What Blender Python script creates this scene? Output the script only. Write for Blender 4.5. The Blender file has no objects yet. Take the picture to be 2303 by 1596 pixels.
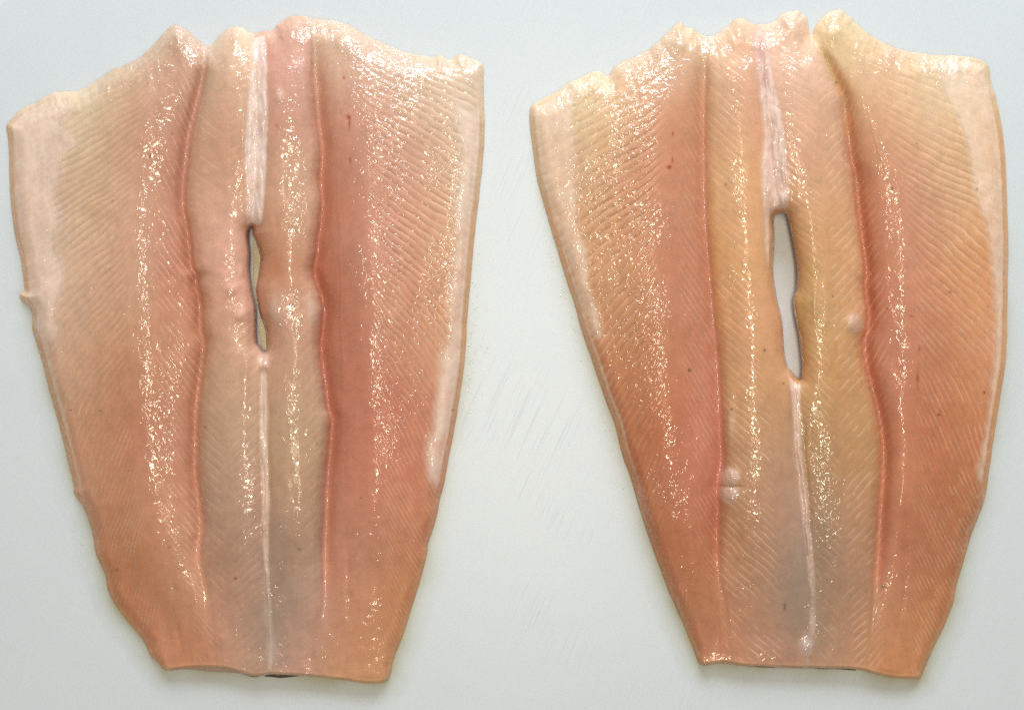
import bpy, math
import numpy as np

# ------------------------------------------------------------------ frame, camera, light
S = 0.00015              # metres per drawing unit (the fillets are about 22 cm long)
CX, CY = 1151.5, 798.0
CAM_H = 0.36
scn = bpy.context.scene

cam_data = bpy.data.cameras.new("camera")
cam = bpy.data.objects.new("camera", cam_data)
scn.collection.objects.link(cam)
cam.location = (0, 0, CAM_H)
cam_data.sensor_width = 36.0
cam_data.lens = 36.0 * CAM_H / (2303 * S)
cam_data.clip_start = 0.01
cam_data.clip_end = 20
scn.camera = cam

world = bpy.data.worlds.new("World")
scn.world = world
world.use_nodes = True
bgn = world.node_tree.nodes["Background"]
bgn.inputs[0].default_value = (1.0, 0.95, 0.86, 1)
bgn.inputs[1].default_value = 0.24


def area(name, loc, target, sx, sy, power, col):
    l = bpy.data.lights.new(name, 'AREA')
    l.shape = 'RECTANGLE'
    l.size, l.size_y = sx, sy
    l.energy = power
    l.color = col
    o = bpy.data.objects.new(name, l)
    scn.collection.objects.link(o)
    o.location = loc
    d = np.array(target, float) - np.array(loc, float)
    from mathutils import Vector
    o.rotation_euler = Vector(d).to_track_quat('-Z', 'Y').to_euler()
    return o


window_light = area("window_light", (0.12, 0.98, 0.45), (0, 0.0, 0), 0.75, 0.40, 13.0, (0.86, 0.94, 1.0))
lamp = bpy.data.lights.new("ceiling_lamp", 'AREA')
lamp.shape = 'RECTANGLE'
lamp.size = 0.12
lamp.size_y = 0.75
lamp.energy = 6.5
lamp.color = (1.0, 0.87, 0.64)
lo = bpy.data.objects.new("ceiling_lamp", lamp)
scn.collection.objects.link(lo)
lo.location = (0.015, 0.0, 1.2)

scn.view_settings.view_transform = 'Standard'
scn.view_settings.look = 'None'
scn.view_settings.exposure = 0.0
scn.view_settings.gamma = 1.0
scn.cycles.use_denoising = False
scn.cycles.max_bounces = 6
scn.cycles.sample_clamp_indirect = 4.0


# ------------------------------------------------------------------ numeric helpers
rng = np.random.RandomState(11)
_T = rng.rand(512, 512).astype(np.float32)


def vnoise(x, y, seed=0):
    x = x + seed * 37.13
    y = y + seed * 71.7
    xi = np.floor(x).astype(int)
    yi = np.floor(y).astype(int)
    fx = x - xi
    fy = y - yi
    fx = fx * fx * fx * (fx * (fx * 6 - 15) + 10)
    fy = fy * fy * fy * (fy * (fy * 6 - 15) + 10)
    a = _T[yi % 512, xi % 512]
    b = _T[yi % 512, (xi + 1) % 512]
    c = _T[(yi + 1) % 512, xi % 512]
    d = _T[(yi + 1) % 512, (xi + 1) % 512]
    return (a * (1 - fx) + b * fx) * (1 - fy) + (c * (1 - fx) + d * fx) * fy


def fbm(x, y, sc, oct=4, seed=0, sx=1.0, sy=1.0):
    r = 0
    amp = 1.0
    tot = 0
    for k in range(oct):
        r = r + amp * (vnoise(x * sx / sc, y * sy / sc, seed + k * 3) - 0.5) * 2
        tot += amp
        amp *= 0.5
        sc = sc / 2.03
    return r / tot


def sm(a, b, x):
    t = np.clip((x - a) / (b - a), 0, 1)
    return t * t * (3 - 2 * t)


def blur(a, sig):
    r = int(sig * 3 + 1)
    k = np.exp(-0.5 * (np.arange(-r, r + 1) / sig) ** 2)
    k /= k.sum()
    for ax in (0, 1):
        p = np.pad(a, [(r, r) if i == ax else (0, 0) for i in (0, 1)], mode='edge')
        o = np.zeros_like(a)
        n = a.shape[ax]
        for i, w in enumerate(k):
            o += w * (p[i:i + n, :] if ax == 0 else p[:, i:i + n])
        a = o
    return a


def catmull(P, n=3, closed=True):
    P = np.array(P, float)
    out = []
    N = len(P)
    for i in range(N if closed else N - 1):
        if closed:
            p0, p1, p2, p3 = P[i - 1], P[i], P[(i + 1) % N], P[(i + 2) % N]
        else:
            p0, p1, p2, p3 = P[max(i - 1, 0)], P[i], P[i + 1], P[min(i + 2, N - 1)]
        for j in range(n):
            t = j / n
            out.append(0.5 * (2 * p1 + (p2 - p0) * t + (2 * p0 - 5 * p1 + 4 * p2 - p3) * t * t + (3 * p1 - p0 - 3 * p2 + p3) * t ** 3))
    if not closed:
        out.append(P[-1])
    return np.array(out)


def sdf(poly, X, Y):
    """signed distance (positive inside) and nearest boundary point"""
    shp = X.shape
    x = X.ravel()
    y = Y.ravel()
    best = np.full(x.shape, 1e18)
    nx = np.zeros_like(x)
    ny = np.zeros_like(x)
    ins = np.zeros(x.shape, bool)
    P = np.array(poly, float)
    Q = np.roll(P, -1, axis=0)
    for (ax, ay), (bx, by) in zip(P, Q):
        dx, dy = bx - ax, by - ay
        L = dx * dx + dy * dy + 1e-12
        t = np.clip(((x - ax) * dx + (y - ay) * dy) / L, 0, 1)
        qx = ax + t * dx
        qy = ay + t * dy
        d = (x - qx) ** 2 + (y - qy) ** 2
        m = d < best
        best[m] = d[m]
        nx[m] = qx[m]
        ny[m] = qy[m]
        if ay != by:
            c = ((ay > y) != (by > y)) & (x < dx * (y - ay) / (by - ay) + ax)
            ins ^= c
    d = np.sqrt(best)
    d = np.where(ins, d, -d)
    return d.reshape(shp), nx.reshape(shp), ny.reshape(shp)


def curve(pts):
    p = catmull(sorted(pts, key=lambda q: q[1]), 4, False)
    return lambda y: np.interp(y, p[:, 1], p[:, 0])


def s2l(c):
    c = np.asarray(c, float) / 255.0
    return np.where(c <= 0.04045, c / 12.92, ((c + 0.055) / 1.055) ** 2.4)


def to_world(X, Y, Z):
    k = 1 - Z * S / CAM_H
    return (X - CX) * S * k, -(Y - CY) * S * k, Z * S


# ------------------------------------------------------------------ materials
def nodes_of(name):
    m = bpy.data.materials.new(name)
    m.use_nodes = True
    nt = m.node_tree
    b = nt.nodes["Principled BSDF"]
    return m, nt, b


def mk(nt, t, **kw):
    n = nt.nodes.new(t)
    for k, v in kw.items():
        setattr(n, k, v)
    return n


def flesh_material():
    m, nt, b = nodes_of("raw_fish_flesh")
    L = nt.links.new
    col = mk(nt, 'ShaderNodeAttribute', attribute_name='tint')
    wet = mk(nt, 'ShaderNodeAttribute', attribute_name='wet')
    tc = mk(nt, 'ShaderNodeTexCoord')
    n1 = mk(nt, 'ShaderNodeTexNoise')
    n1.inputs['Scale'].default_value = 260
    n1.inputs['Detail'].default_value = 6
    n1.inputs['Roughness'].default_value = 0.65
    L(tc.outputs['Object'], n1.inputs['Vector'])
    mr = mk(nt, 'ShaderNodeMapRange')
    mr.inputs['To Min'].default_value = 0.90
    mr.inputs['To Max'].default_value = 1.10
    mr.inputs['From Min'].default_value = 0.25
    mr.inputs['From Max'].default_value = 0.75
    L(n1.outputs['Fac'], mr.inputs['Value'])
    mul = mk(nt, 'ShaderNodeVectorMath', operation='SCALE')
    L(col.outputs['Color'], mul.inputs[0])
    L(mr.outputs[0], mul.inputs['Scale'])
    L(mul.outputs[0], b.inputs['Base Color'])
    b.inputs['Roughness'].default_value = 0.55
    b.inputs['IOR'].default_value = 1.38
    b.inputs['Subsurface Weight'].default_value = 0.38
    b.inputs['Subsurface Radius'].default_value = (1.0, 0.68, 0.5)
    b.inputs['Subsurface Scale'].default_value = 0.0012
    b.inputs['Coat Weight'].default_value = 1.0
    b.inputs['Coat Roughness'].default_value = 0.085
    b.inputs['Coat IOR'].default_value = 1.75
    # fine base grain
    bp = mk(nt, 'ShaderNodeBump')
    bp.inputs['Strength'].default_value = 0.12
    bp.inputs['Distance'].default_value = 0.0004
    L(n1.outputs['Fac'], bp.inputs['Height'])
    L(bp.outputs[0], b.inputs['Normal'])
    # moist film: tiny beads and puckers that catch the lamp
    n2 = mk(nt, 'ShaderNodeTexNoise')
    n2.inputs['Scale'].default_value = 430
    n2.inputs['Detail'].default_value = 1.6
    n2.inputs['Roughness'].default_value = 0.6
    n2.inputs['Distortion'].default_value = 0.6
    L(tc.outputs['Object'], n2.inputs['Vector'])
    ws = mk(nt, 'ShaderNodeMath', operation='MULTIPLY')
    th = mk(nt, 'ShaderNodeMapRange', interpolation_type='SMOOTHSTEP')
    th.inputs['From Min'].default_value = 0.25
    th.inputs['From Max'].default_value = 0.75
    L(n2.outputs['Fac'], th.inputs['Value'])
    L(th.outputs[0], ws.inputs[0])
    L(wet.outputs['Fac'], ws.inputs[1])
    bc = mk(nt, 'ShaderNodeBump')
    bc.inputs['Strength'].default_value = 1.0
    bc.inputs['Distance'].default_value = 0.00023
    L(ws.outputs[0], bc.inputs['Height'])
    L(bc.outputs[0], b.inputs['Coat Normal'])
    # the film of moisture is broken up into specks and small patches
    n4 = mk(nt, 'ShaderNodeTexNoise')
    n4.inputs['Scale'].default_value = 700
    n4.inputs['Detail'].default_value = 2.0
    n4.inputs['Roughness'].default_value = 0.55
    L(tc.outputs['Object'], n4.inputs['Vector'])
    lw = mk(nt, 'ShaderNodeMath', operation='MULTIPLY_ADD')
    L(wet.outputs['Fac'], lw.inputs[0])
    lw.inputs[1].default_value = -0.16
    lw.inputs[2].default_value = 0.61
    up = mk(nt, 'ShaderNodeMath', operation='ADD')
    L(lw.outputs[0], up.inputs[0])
    up.inputs[1].default_value = 0.07
    cw = mk(nt, 'ShaderNodeMapRange', interpolation_type='SMOOTHSTEP')
    L(n4.outputs['Fac'], cw.inputs['Value'])
    L(lw.outputs[0], cw.inputs['From Min'])
    L(up.outputs[0], cw.inputs['From Max'])
    cw.inputs['To Min'].default_value = 0.12
    cw.inputs['To Max'].default_value = 1.0
    L(cw.outputs[0], b.inputs['Coat Weight'])
    return m


def board_material():
    m, nt, b = nodes_of("white_plastic_board")
    L = nt.links.new
    tc = mk(nt, 'ShaderNodeTexCoord')
    b.inputs['Base Color'].default_value = (0.70, 0.745, 0.735, 1)
    b.inputs['Subsurface Weight'].default_value = 0.35
    b.inputs['Subsurface Radius'].default_value = (1.0, 0.95, 0.85)
    b.inputs['Subsurface Scale'].default_value = 0.003
    b.inputs['IOR'].default_value = 1.5
    # large soft mottling
    n0 = mk(nt, 'ShaderNodeTexNoise')
    n0.inputs['Scale'].default_value = 14
    n0.inputs['Detail'].default_value = 3
    L(tc.outputs['Object'], n0.inputs['Vector'])
    cr = mk(nt, 'ShaderNodeMix', data_type='RGBA')
    cr.inputs['A'].default_value = (0.645, 0.71, 0.775, 1)
    cr.inputs['B'].default_value = (0.69, 0.745, 0.805, 1)
    L(n0.outputs['Fac'], cr.inputs['Factor'])
    L(cr.outputs['Result'], b.inputs['Base Color'])
    # knife scratches: stretched noise, rotated
    mp = mk(nt, 'ShaderNodeMapping')
    mp0 = mk(nt, 'ShaderNodeMapping')
    mp0.inputs['Rotation'].default_value = (0, 0, math.radians(24))
    mp.inputs['Scale'].default_value = (2000, 30, 1)
    L(tc.outputs['Object'], mp0.inputs['Vector'])
    L(mp0.outputs[0], mp.inputs['Vector'])
    n1 = mk(nt, 'ShaderNodeTexNoise')
    n1.inputs['Scale'].default_value = 1.0
    n1.inputs['Detail'].default_value = 2
    L(mp.outputs[0], n1.inputs['Vector'])
    r1 = mk(nt, 'ShaderNodeMapRange')
    r1.inputs['From Min'].default_value = 0.60
    r1.inputs['From Max'].default_value = 0.74
    L(n1.outputs['Fac'], r1.inputs['Value'])
    # where the board is worn
    n3 = mk(nt, 'ShaderNodeTexNoise')
    n3.inputs['Scale'].default_value = 22
    n3.inputs['Detail'].default_value = 2
    L(tc.outputs['Object'], n3.inputs['Vector'])
    r3 = mk(nt, 'ShaderNodeMapRange')
    r3.inputs['From Min'].default_value = 0.40
    r3.inputs['From Max'].default_value = 0.62
    L(n3.outputs['Fac'], r3.inputs['Value'])
    sc_ = mk(nt, 'ShaderNodeMath', operation='MULTIPLY')
    L(r1.outputs[0], sc_.inputs[0])
    L(r3.outputs[0], sc_.inputs[1])
    n2 = mk(nt, 'ShaderNodeTexNoise')
    n2.inputs['Scale'].default_value = 2200
    n2.inputs['Detail'].default_value = 2
    L(tc.outputs['Object'], n2.inputs['Vector'])
    ad = mk(nt, 'ShaderNodeMath', operation='MULTIPLY_ADD')
    L(n2.outputs['Fac'], ad.inputs[0])
    ad.inputs[1].default_value = 0.25
    L(sc_.outputs[0], ad.inputs[2])
    bp = mk(nt, 'ShaderNodeBump')
    bp.invert = True
    bp.inputs['Strength'].default_value = 0.32
    bp.inputs['Distance'].default_value = 0.00012
    L(ad.outputs[0], bp.inputs['Height'])
    L(bp.outputs[0], b.inputs['Normal'])
    b.inputs['Roughness'].default_value = 0.36
    return m


def plain(name, c, rough=0.5, sss=0.0, coat=0.0, bump=0.0, scale=900, metal=0.0):
    m, nt, b = nodes_of(name)
    L = nt.links.new
    tc = mk(nt, 'ShaderNodeTexCoord')
    n = mk(nt, 'ShaderNodeTexNoise')
    n.inputs['Scale'].default_value = scale
    n.inputs['Detail'].default_value = 4
    L(tc.outputs['Object'], n.inputs['Vector'])
    mx = mk(nt, 'ShaderNodeMix', data_type='RGBA')
    mx.inputs['A'].default_value = tuple(0.75 * v for v in c) + (1,)
    mx.inputs['B'].default_value = tuple(min(1, 1.2 * v) for v in c) + (1,)
    L(n.outputs['Fac'], mx.inputs['Factor'])
    L(mx.outputs['Result'], b.inputs['Base Color'])
    b.inputs['Roughness'].default_value = rough
    b.inputs['Subsurface Weight'].default_value = sss
    b.inputs['Subsurface Scale'].default_value = 0.002
    b.inputs['Coat Weight'].default_value = coat
    b.inputs['Coat Roughness'].default_value = 0.08
    b.inputs['Metallic'].default_value = metal
    if bump:
        bp = mk(nt, 'ShaderNodeBump')
        bp.inputs['Strength'].default_value = bump
        bp.inputs['Distance'].default_value = 0.0006
        L(n.outputs['Fac'], bp.inputs['Height'])
        L(bp.outputs[0], b.inputs['Normal'])
        L(bp.outputs[0], b.inputs['Coat Normal'])
    return m


FLESH = flesh_material()
BOARD = board_material()
WOOD = plain("counter_wood", (0.42, 0.27, 0.15), 0.5, scale=40)
SKIN_DARK = plain("dark_fish_skin", (0.055, 0.042, 0.032), 0.3, coat=0.8, bump=0.5)
SKIN_PALE = plain("silver_fish_skin", (0.50, 0.36, 0.28), 0.25, sss=0.3, coat=0.8, bump=0.5)
WARM_LIT_BOARD = plain("painted_warm_board", (0.86, 0.78, 0.56), 0.35, sss=0.1, coat=0.5, bump=0.8, scale=2500, metal=0.0)  # warm light on the board in the slit, put into the colour
WATER = plain("bead_water", (0.72, 0.74, 0.70), 0.12, sss=0.3, coat=1.0)


# ------------------------------------------------------------------ mesh helpers
def link_mesh(name, V, F, mat, parent=None, smooth=True):
    me = bpy.data.meshes.new(name)
    V = np.asarray(V, np.float32)
    F = np.asarray(F, np.int32)
    me.vertices.add(len(V))
    me.vertices.foreach_set('co', V.ravel())
    n = F.shape[1]
    me.loops.add(F.size)
    me.loops.foreach_set('vertex_index', F.ravel())
    me.polygons.add(len(F))
    me.polygons.foreach_set('loop_start', np.arange(0, F.size, n, dtype=np.int32))
    me.polygons.foreach_set('loop_total', np.full(len(F), n, np.int32))
    me.update(calc_edges=True)
    me.polygons.foreach_set('use_smooth', np.full(len(F), smooth))
    me.materials.append(mat)
    o = bpy.data.objects.new(name, me)
    scn.collection.objects.link(o)
    if parent is not None:
        o.parent = parent
    return o


def ribbon(name, top, bot, z, mat, parent, under=0.0):
    """a closed thin strip between two outlines, z units thick"""
    t = catmull(top, 6, False)
    b = catmull(bot, 6, False)
    n = 60
    u = np.linspace(0, 1, n)

    def res(p):
        d = np.r_[0, np.cumsum(np.hypot(*np.diff(p, axis=0).T))]
        d /= d[-1]
        return np.c_[np.interp(u, d, p[:, 0]), np.interp(u, d, p[:, 1])]
    t, b = res(t), res(b)
    rows = []
    K = 7
    for k in range(K):
        v = k / (K - 1)
        p = t * (1 - v) + b * v
        zz = under + z * (1 - v ** 2) * (0.55 + 0.45 * np.sin(u * math.pi)) + 0.4 * fbm(p[:, 0], p[:, 1], 9, 2, 5)
        if k == K - 1:
            zz = zz * 0 + under
        rows.append(np.c_[to_world(p[:, 0], p[:, 1], np.maximum(zz, 0.15))])
    low = []
    for p in (b, t):
        low.append(np.c_[to_world(p[:, 0], p[:, 1], np.full(n, 0.1))])
    rows += low
    V = np.vstack(rows)
    F = []
    R = len(rows)
    for r in range(R):
        r2 = (r + 1) % R
        for i in range(n - 1):
            F.append((r * n + i, r2 * n + i, r2 * n + i + 1, r * n + i + 1))
    return link_mesh(name, V, F, mat, parent)


# ------------------------------------------------------------------ the board and what carries it
def rounded_slab(name, x0, x1, y0, y1, z0, z1, r, mat):
    xs = [x0 + r * (1 - math.cos(a)) for a in np.linspace(0, math.pi / 2, 6)]
    prof = [(r * (1 - math.cos(a)), r * math.sin(a)) for a in np.linspace(0, math.pi / 2, 7)]
    V = []
    F = []
    loops = []
    cr = 0.012

    def ring(inset, z):
        pts = []
        for (cx, cy, a0) in ((x1 - cr, y1 - cr, 0), (x0 + cr, y1 - cr, 90), (x0 + cr, y0 + cr, 180), (x1 - cr, y0 + cr, 270)):
            for a in np.linspace(a0, a0 + 90, 8):
                pts.append((cx + (cr - inset) * math.cos(math.radians(a)), cy + (cr - inset) * math.sin(math.radians(a)), z))
        return pts
    V += ring(0, z0)
    for ins, h in prof:
        V += ring(ins, z1 - r + h)
    n = 32
    R = len(V) // n
    faces = []
    for k in range(R - 1):
        for i in range(n):
            j = (i + 1) % n
            faces.append((k * n + i, k * n + j, (k + 1) * n + j, (k + 1) * n + i))
    me = bpy.data.meshes.new(name)
    me.from_pydata(V, [], faces + [tuple(range((R - 1) * n, R * n)), tuple(reversed(range(n)))])
    me.materials.append(mat)
    o = bpy.data.objects.new(name, me)
    scn.collection.objects.link(o)
    return o


counter = rounded_slab("countertop", -1.2, 1.2, -0.9, 0.9, -0.06, -0.014, 0.004, WOOD)
counter["kind"] = "structure"
board = rounded_slab("cutting_board", -0.1775, 0.2150, -0.150, 0.1240, -0.013, 0.0, 0.003, BOARD)
board["label"] = "pale white plastic cutting board with fine knife scratches, under both fish fillets"
board["category"] = "cutting board"


# ------------------------------------------------------------------ a fillet as one moulded surface cut into its parts
def shepard(ctrl, X, Y, sig=75.0):
    w = 1e-9
    acc = 0
    for (cx, cy, c) in ctrl:
        k = np.exp(-((X - cx) ** 2 + ((Y - cy) * 0.75) ** 2) / (2 * sig * sig)) + 1e-7
        acc = acc + k[..., None] * s2l(c)
        w = w + k
    return acc / w[..., None]


def build_fillet(D, name, label, step=2.0):
    out = catmull(D['outline'], 3)
    # ragged cut edge
    seg = np.cumsum(np.r_[0, np.hypot(*np.diff(out, axis=0).T)])
    jit = fbm(seg, seg * 0 + D['seed'], 17, 3, D['seed']) + 0.5 * fbm(seg, seg * 0, 60, 2, D['seed'] + 5)
    tx = np.roll(out, -1, 0) - np.roll(out, 1, 0)
    tx /= np.linalg.norm(tx, axis=1)[:, None] + 1e-9
    out = out + np.c_[tx[:, 1], -tx[:, 0]] * (jit * (1.2 + 2.2 * sm(260, 120, out[:, 1])))[:, None]
    hole = catmull(D['hole'], 3)
    x0, y0 = out.min(0) - 6
    x1, y1 = out.max(0) + 6
    xs = np.arange(x0, x1, step)
    ys = np.arange(y0, y1, step)
    X, Y = np.meshgrid(xs, ys)
    d1, nx1, ny1 = sdf(out, X, Y)
    d2, nx2, ny2 = sdf(hole, X, Y)
    useh = (-d2) < d1
    d = np.where(useh, -d2, d1)
    NX = np.where(useh, nx2, nx1)
    NY = np.where(useh, ny2, ny1)

    cv = {k: curve(v) for k, v in D['curves'].items()}
    C = {k: f(Y) for k, f in cv.items()}
    # --- base relief: row by row between outline and ridge lines
    yy = ys
    base = np.zeros_like(X)
    soft = 1
    hs = {k: np.interp(yy, [p[0] for p in v], [p[1] for p in v]) for k, v in D['heights'].items()}
    hs['ML'] = 0.36 * hs['R1'] + 0.64 * hs['OL']
    hs['MR'] = 0.36 * hs['R2'] + 0.64 * hs['OR']
    order = D['order']
    for i, y in enumerate(yy):
        px = [cv[k](y) if k in cv else {'OL': D['OL'](y), 'OR': D['OR'](y), 'ML': 0.45 * D['OL'](y) + 0.55 * cv['R1'](y), 'MR': 0.45 * D['OR'](y) + 0.55 * cv['R2'](y)}[k] for k in order]
        deep = 1 + 0.38 * float(sm(90, 260, y)) * float(sm(1480, 1150, y))
        pz = [hs[k][i] * (1 - 0.65 * float(sm(90, 260, y)) * float(sm(1400, 1150, y)) if k[0] == 'V' else 1 if k[0] in 'VO' else deep) * ((0.55 + 0.45 * float(sm(1380, 1500, y))) if k[0] == 'O' else 1) for k in order]
        base[i] = np.interp(xs, px, pz)
    base = blur(base, 21)
    live = sm(60, 200, Y) * sm(1440, 1150, Y)
    for (aa, bb_) in (('V1', 'C'), ('C', 'V2')):
        u = np.clip((X - C[aa]) / (C[bb_] - C[aa]), 0, 1)
        base = base + 17 * live * np.sin(math.pi * u) ** 0.8
    for (vk, sd) in (('V1', -1), ('V2', 1)):
        q = (X - C[vk]) * sd
        base = base - 15 * live * np.exp(-((q - 9) / 15.0) ** 2) + 4 * live * np.exp(-((q - 48) / 24.0) ** 2)
    # strips stand over the loins: a real step at their edges
    for (ck, side, hh) in D['steps']:
        w = np.interp(Y, [p[0] for p in hh], [p[1] for p in hh])
        wob = 1.5 * fbm(Y, Y * 0, 16, 2, 3)
        s = (X - C[ck] + wob) * side
        base = base + w * (0.55 * sm(-3, 5.0, s) + 0.45 * sm(-2, 22, s)) * (1 - 0.45 * sm(25, 80, s)) 
        base = base - w * 0.25 * np.exp(-((s + 9) / 10.0) ** 2)
    # --- edge profile
    # outward normal of the nearest edge
    vx = (NX - X) / (np.abs(d) + 1e-6) * np.sign(d)
    vy = (NY - Y) / (np.abs(d) + 1e-6) * np.sign(d)
    top = blur(np.clip(-vy, 0, 1) * (~useh), 3)
    topf = top * sm(420, 150, Y)
    low = sm(700, 1300, Y)
    W = 30 + 25 * topf + 9 * np.clip(np.abs(-vx), 0, 1) * (1 - low) * (1 - topf) + 3 * fbm(X, Y, 60, 2, 7)
    W = np.where(useh, 5, W)
    tail = sm(1455, 1490, Y) * np.clip(vy, 0, 1) * (~useh)
    W = W * (1 - tail) + 5 * tail
    W = blur(W, 2)
    t = np.clip(d / W, 0, 1)
    prof = 0.03 + 0.97 * np.clip(1 - (1 - t) ** 2, 0, 1) ** 0.85
    H = base * prof * (1 - 0.45 * np.exp(-np.clip(-d2, 0, None) / 14.0))
    # thin bright lip where flank turns into the top
    side = np.clip(np.abs(vx) * (~useh), 0, 1)
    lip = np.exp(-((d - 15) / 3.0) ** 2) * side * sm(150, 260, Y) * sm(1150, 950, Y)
    H = H + 1.6 * lip * (0.5 + 0.5 * fbm(X, Y, 40, 2, 8))
    inner = sm(4, 20, d)
    # --- muscle flakes
    lines = np.zeros_like(X)
    Hf = np.zeros_like(X)
    stretch = 1 + 0.35 * sm(700, 1100, Y)
    warp = 9.0 * fbm(X, Y, 90, 3, 21) + 1.0 * fbm(X, Y, 14, 2, 22)
    for g in D['flakes']:
        r = C[g['ridge']]
        s = (X - r) * g['side']
        inside = sm(-2, 6, s)
        if 'lim' in g:
            inside = inside * sm(-4, 10, (C[g['lim']] - X) * g['side'])
        sp = np.maximum(s, 0)
        a = np.interp(Y, [p[0] for p in g['a']], [p[1] for p in g['a']])
        bb = g.get('b', 0)
        f = a * sp + bb * (1 - np.exp(-sp / 38.0))
        ph = (Y - g.get('sgn', 1) * f + warp) / g['period'] + 0.45 * fbm(X, Y, 240, 2, 31)
        idx = np.floor(ph)
        fr = ph - idx
        A = np.interp(Y, [p[0] for p in g['amp']], [p[1] for p in g['amp']])
        fall = sm(g.get('s0', 0), g.get('s1', 40), sp) * inside * inner
        if 'far' in g:
            fall = fall * (1 - sm(g['far'][0], g['far'][1], sp))
        fall = fall * (0.65 + 0.35 * np.clip(fbm(X, Y, 110, 3, 41) * 2.2 + .6, 0, 1))
        br = np.clip(fbm(X, Y, 26, 2, 51) * 2.2 + 0.7, 0, 1)
        # overlapping flakes: gentle swell, sharp little drop
        rr_ = _T[(np.floor(ph + 0.5).astype(int) * 5 + 9) % 512, 77 + int(g['period'])]
        rb_ = 0.5 + 0.5 * np.cos(2 * math.pi * fr)
        Hf = Hf + 0.4 * rb_ * A * fall * (rr_ - 0.5)
        Hf = Hf + 1.15 * A * fall * (np.sin(np.clip(fr, 0, 1) * math.pi) ** 0.8 - 0.6 - 0.35 * np.exp(-(np.minimum(fr, 1 - fr) / 0.11) ** 2) * br)
        # no two flakes alike
        r1 = _T[(idx.astype(int) * 7 + 3) % 512, g['side'] + 5 + int(g['period'])]
        r2 = _T[(idx.astype(int) * 11 + 5) % 512, g['side'] + 55 + int(g['period'])]
        br = br * (0.6 + 0.5 * r2)
        wl = 0.85 / g['period']
        lines = np.maximum(lines, fall * br * g.get('line', 1.0) * np.exp(-((np.minimum(fr, 1 - fr)) / (wl * 1.9)) ** 2))
    memb = np.zeros_like(X)
    for k, (pname, poly, soft) in enumerate(D['patches']):
        if pname == 'belly_membrane':
            memb = np.maximum(memb, sm(-10, 14, sdf(catmull(poly, 2), X, Y)[0]))
    H = H + Hf * (1 - 0.8 * memb)
    lines = lines * (1 - 0.7 * memb)
    # --- lumps and soft relief
    H = H + inner * (2.2 * fbm(X, Y, 120, 3, 61, 1.6, 0.7) + 0.35 * fbm(X, Y, 30, 2, 62, 1.4, .6))
    H = H + topf * sm(2, 12, d) * sm(75, 20, d) * (3.2 * fbm(X, Y, 22, 3, 66, 1.6, 0.6) + 1.5 * fbm(X, Y, 9, 2, 67, 1.2, .8))
    for (bx, by, rx, ry, hh) in D['bumps']:
        H = H + hh * np.exp(-((X - bx) / rx) ** 2 - ((Y - by) / ry) ** 2) * inner
    for (pts, wdt, hh) in D['creases']:
        dd, _, _ = sdf_line(pts, X + 4 * fbm(X * 0, Y, 60, 3, 46), Y)
        wv = wdt * (1 + 0.5 * fbm(X, Y, 60, 2, 44))
        ya, yb = min(p[1] for p in pts), max(p[1] for p in pts)
        tp = np.clip(np.minimum(Y - ya, yb - Y) / (0.25 * (yb - ya) + 8), 0, 1) if (yb - ya) > 60 else 1.0
        H = H + hh * tp * (0.75 + 0.6 * fbm(X, Y, 50, 2, 45)) * np.exp(-(dd / wv) ** 2)

    # --- partition
    part = np.full(X.shape, 0)
    names = D['parts']
    part[...] = 0
    part[X >= C['V1']] = 1
    part[X >= C['C']] = 2
    part[X >= C['V2']] = 3
    if 'merge' in D:
        pass
    polys = {}
    for k, (pname, poly, soft) in enumerate(D['patches']):
        pd, _, _ = sdf(catmull(poly, 4), X, Y)
        pd = pd + 5 * fbm(X, Y, 22, 3, 70 + k) * soft
        polys[k] = pd
        part[pd > 0] = 4 + k
    # --- colour
    col = np.zeros(X.shape + (3,))
    partb = [sm(-4, 4, C['V1'] - X), 0, 0, 0]
    m0 = 1 - sm(-3, 3, X - C['V1'])
    m3 = sm(-3, 3, X - C['V2'])
    mc = sm(-8, 8, X - C['C'])
    fade = sm(1380, 1280, Y)
    m0 = fade * m0 + (1 - fade) * (1 - sm(-60, 60, X - C['V1']))
    m3 = fade * m3 + (1 - fade) * sm(-60, 60, X - C['V2'])
    m1 = (1 - m0) * (1 - m3) * (1 - mc)
    m2 = (1 - m0) * (1 - m3) * mc
    tot = m0 + m1 + m2 + m3
    for mm, key in ((m0, 'c0'), (m1, 'c1'), (m2, 'c2'), (m3, 'c3')):
        col += (mm / tot)[..., None] * shepard(D[key], X, Y, 62) * np.array(D['gain'][key])
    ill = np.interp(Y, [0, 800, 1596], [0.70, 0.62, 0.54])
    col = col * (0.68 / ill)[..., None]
    lum = col.mean(axis=2, keepdims=True)
    col = col * 0.88 + lum * 0.12
    col = col * np.array([1.08, 1.09, 1.11])
    wet = 0.52 + 0 * X

    def mixc(mask, c, Yref=None):
        nonlocal col
        c = s2l(c) * 0.68 / 0.65
        col = col * (1 - mask[..., None]) + mask[..., None] * c
    # pale line of connective tissue between flakes
    mixc(np.clip(lines, 0, 1) * 0.75, (242, 210, 184))
    # thin top edge goes pale and straw coloured
    mixc(sm(44, 2, d + 20 * fbm(X, Y, 34, 3, 140)) * topf * 0.30 * (0.6 + 0.8 * np.clip(0.5 + 1.5 * fbm(X, Y, 28, 3, 141, 1.4, .7), 0, 1)), (226, 202, 176))
    # flank band under the membrane
    flank = sm(15, 10, d) * side * sm(200, 300, Y) * sm(1150, 950, Y)
    mixc(flank * 0.35, D['flank'])
    mixc(sm(16, 2, d) * (1 - topf) * 0.22 * (~useh), (232, 200, 156))
    mixc(np.clip(lip, 0, 1) * 0.5, (240, 214, 190))
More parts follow.
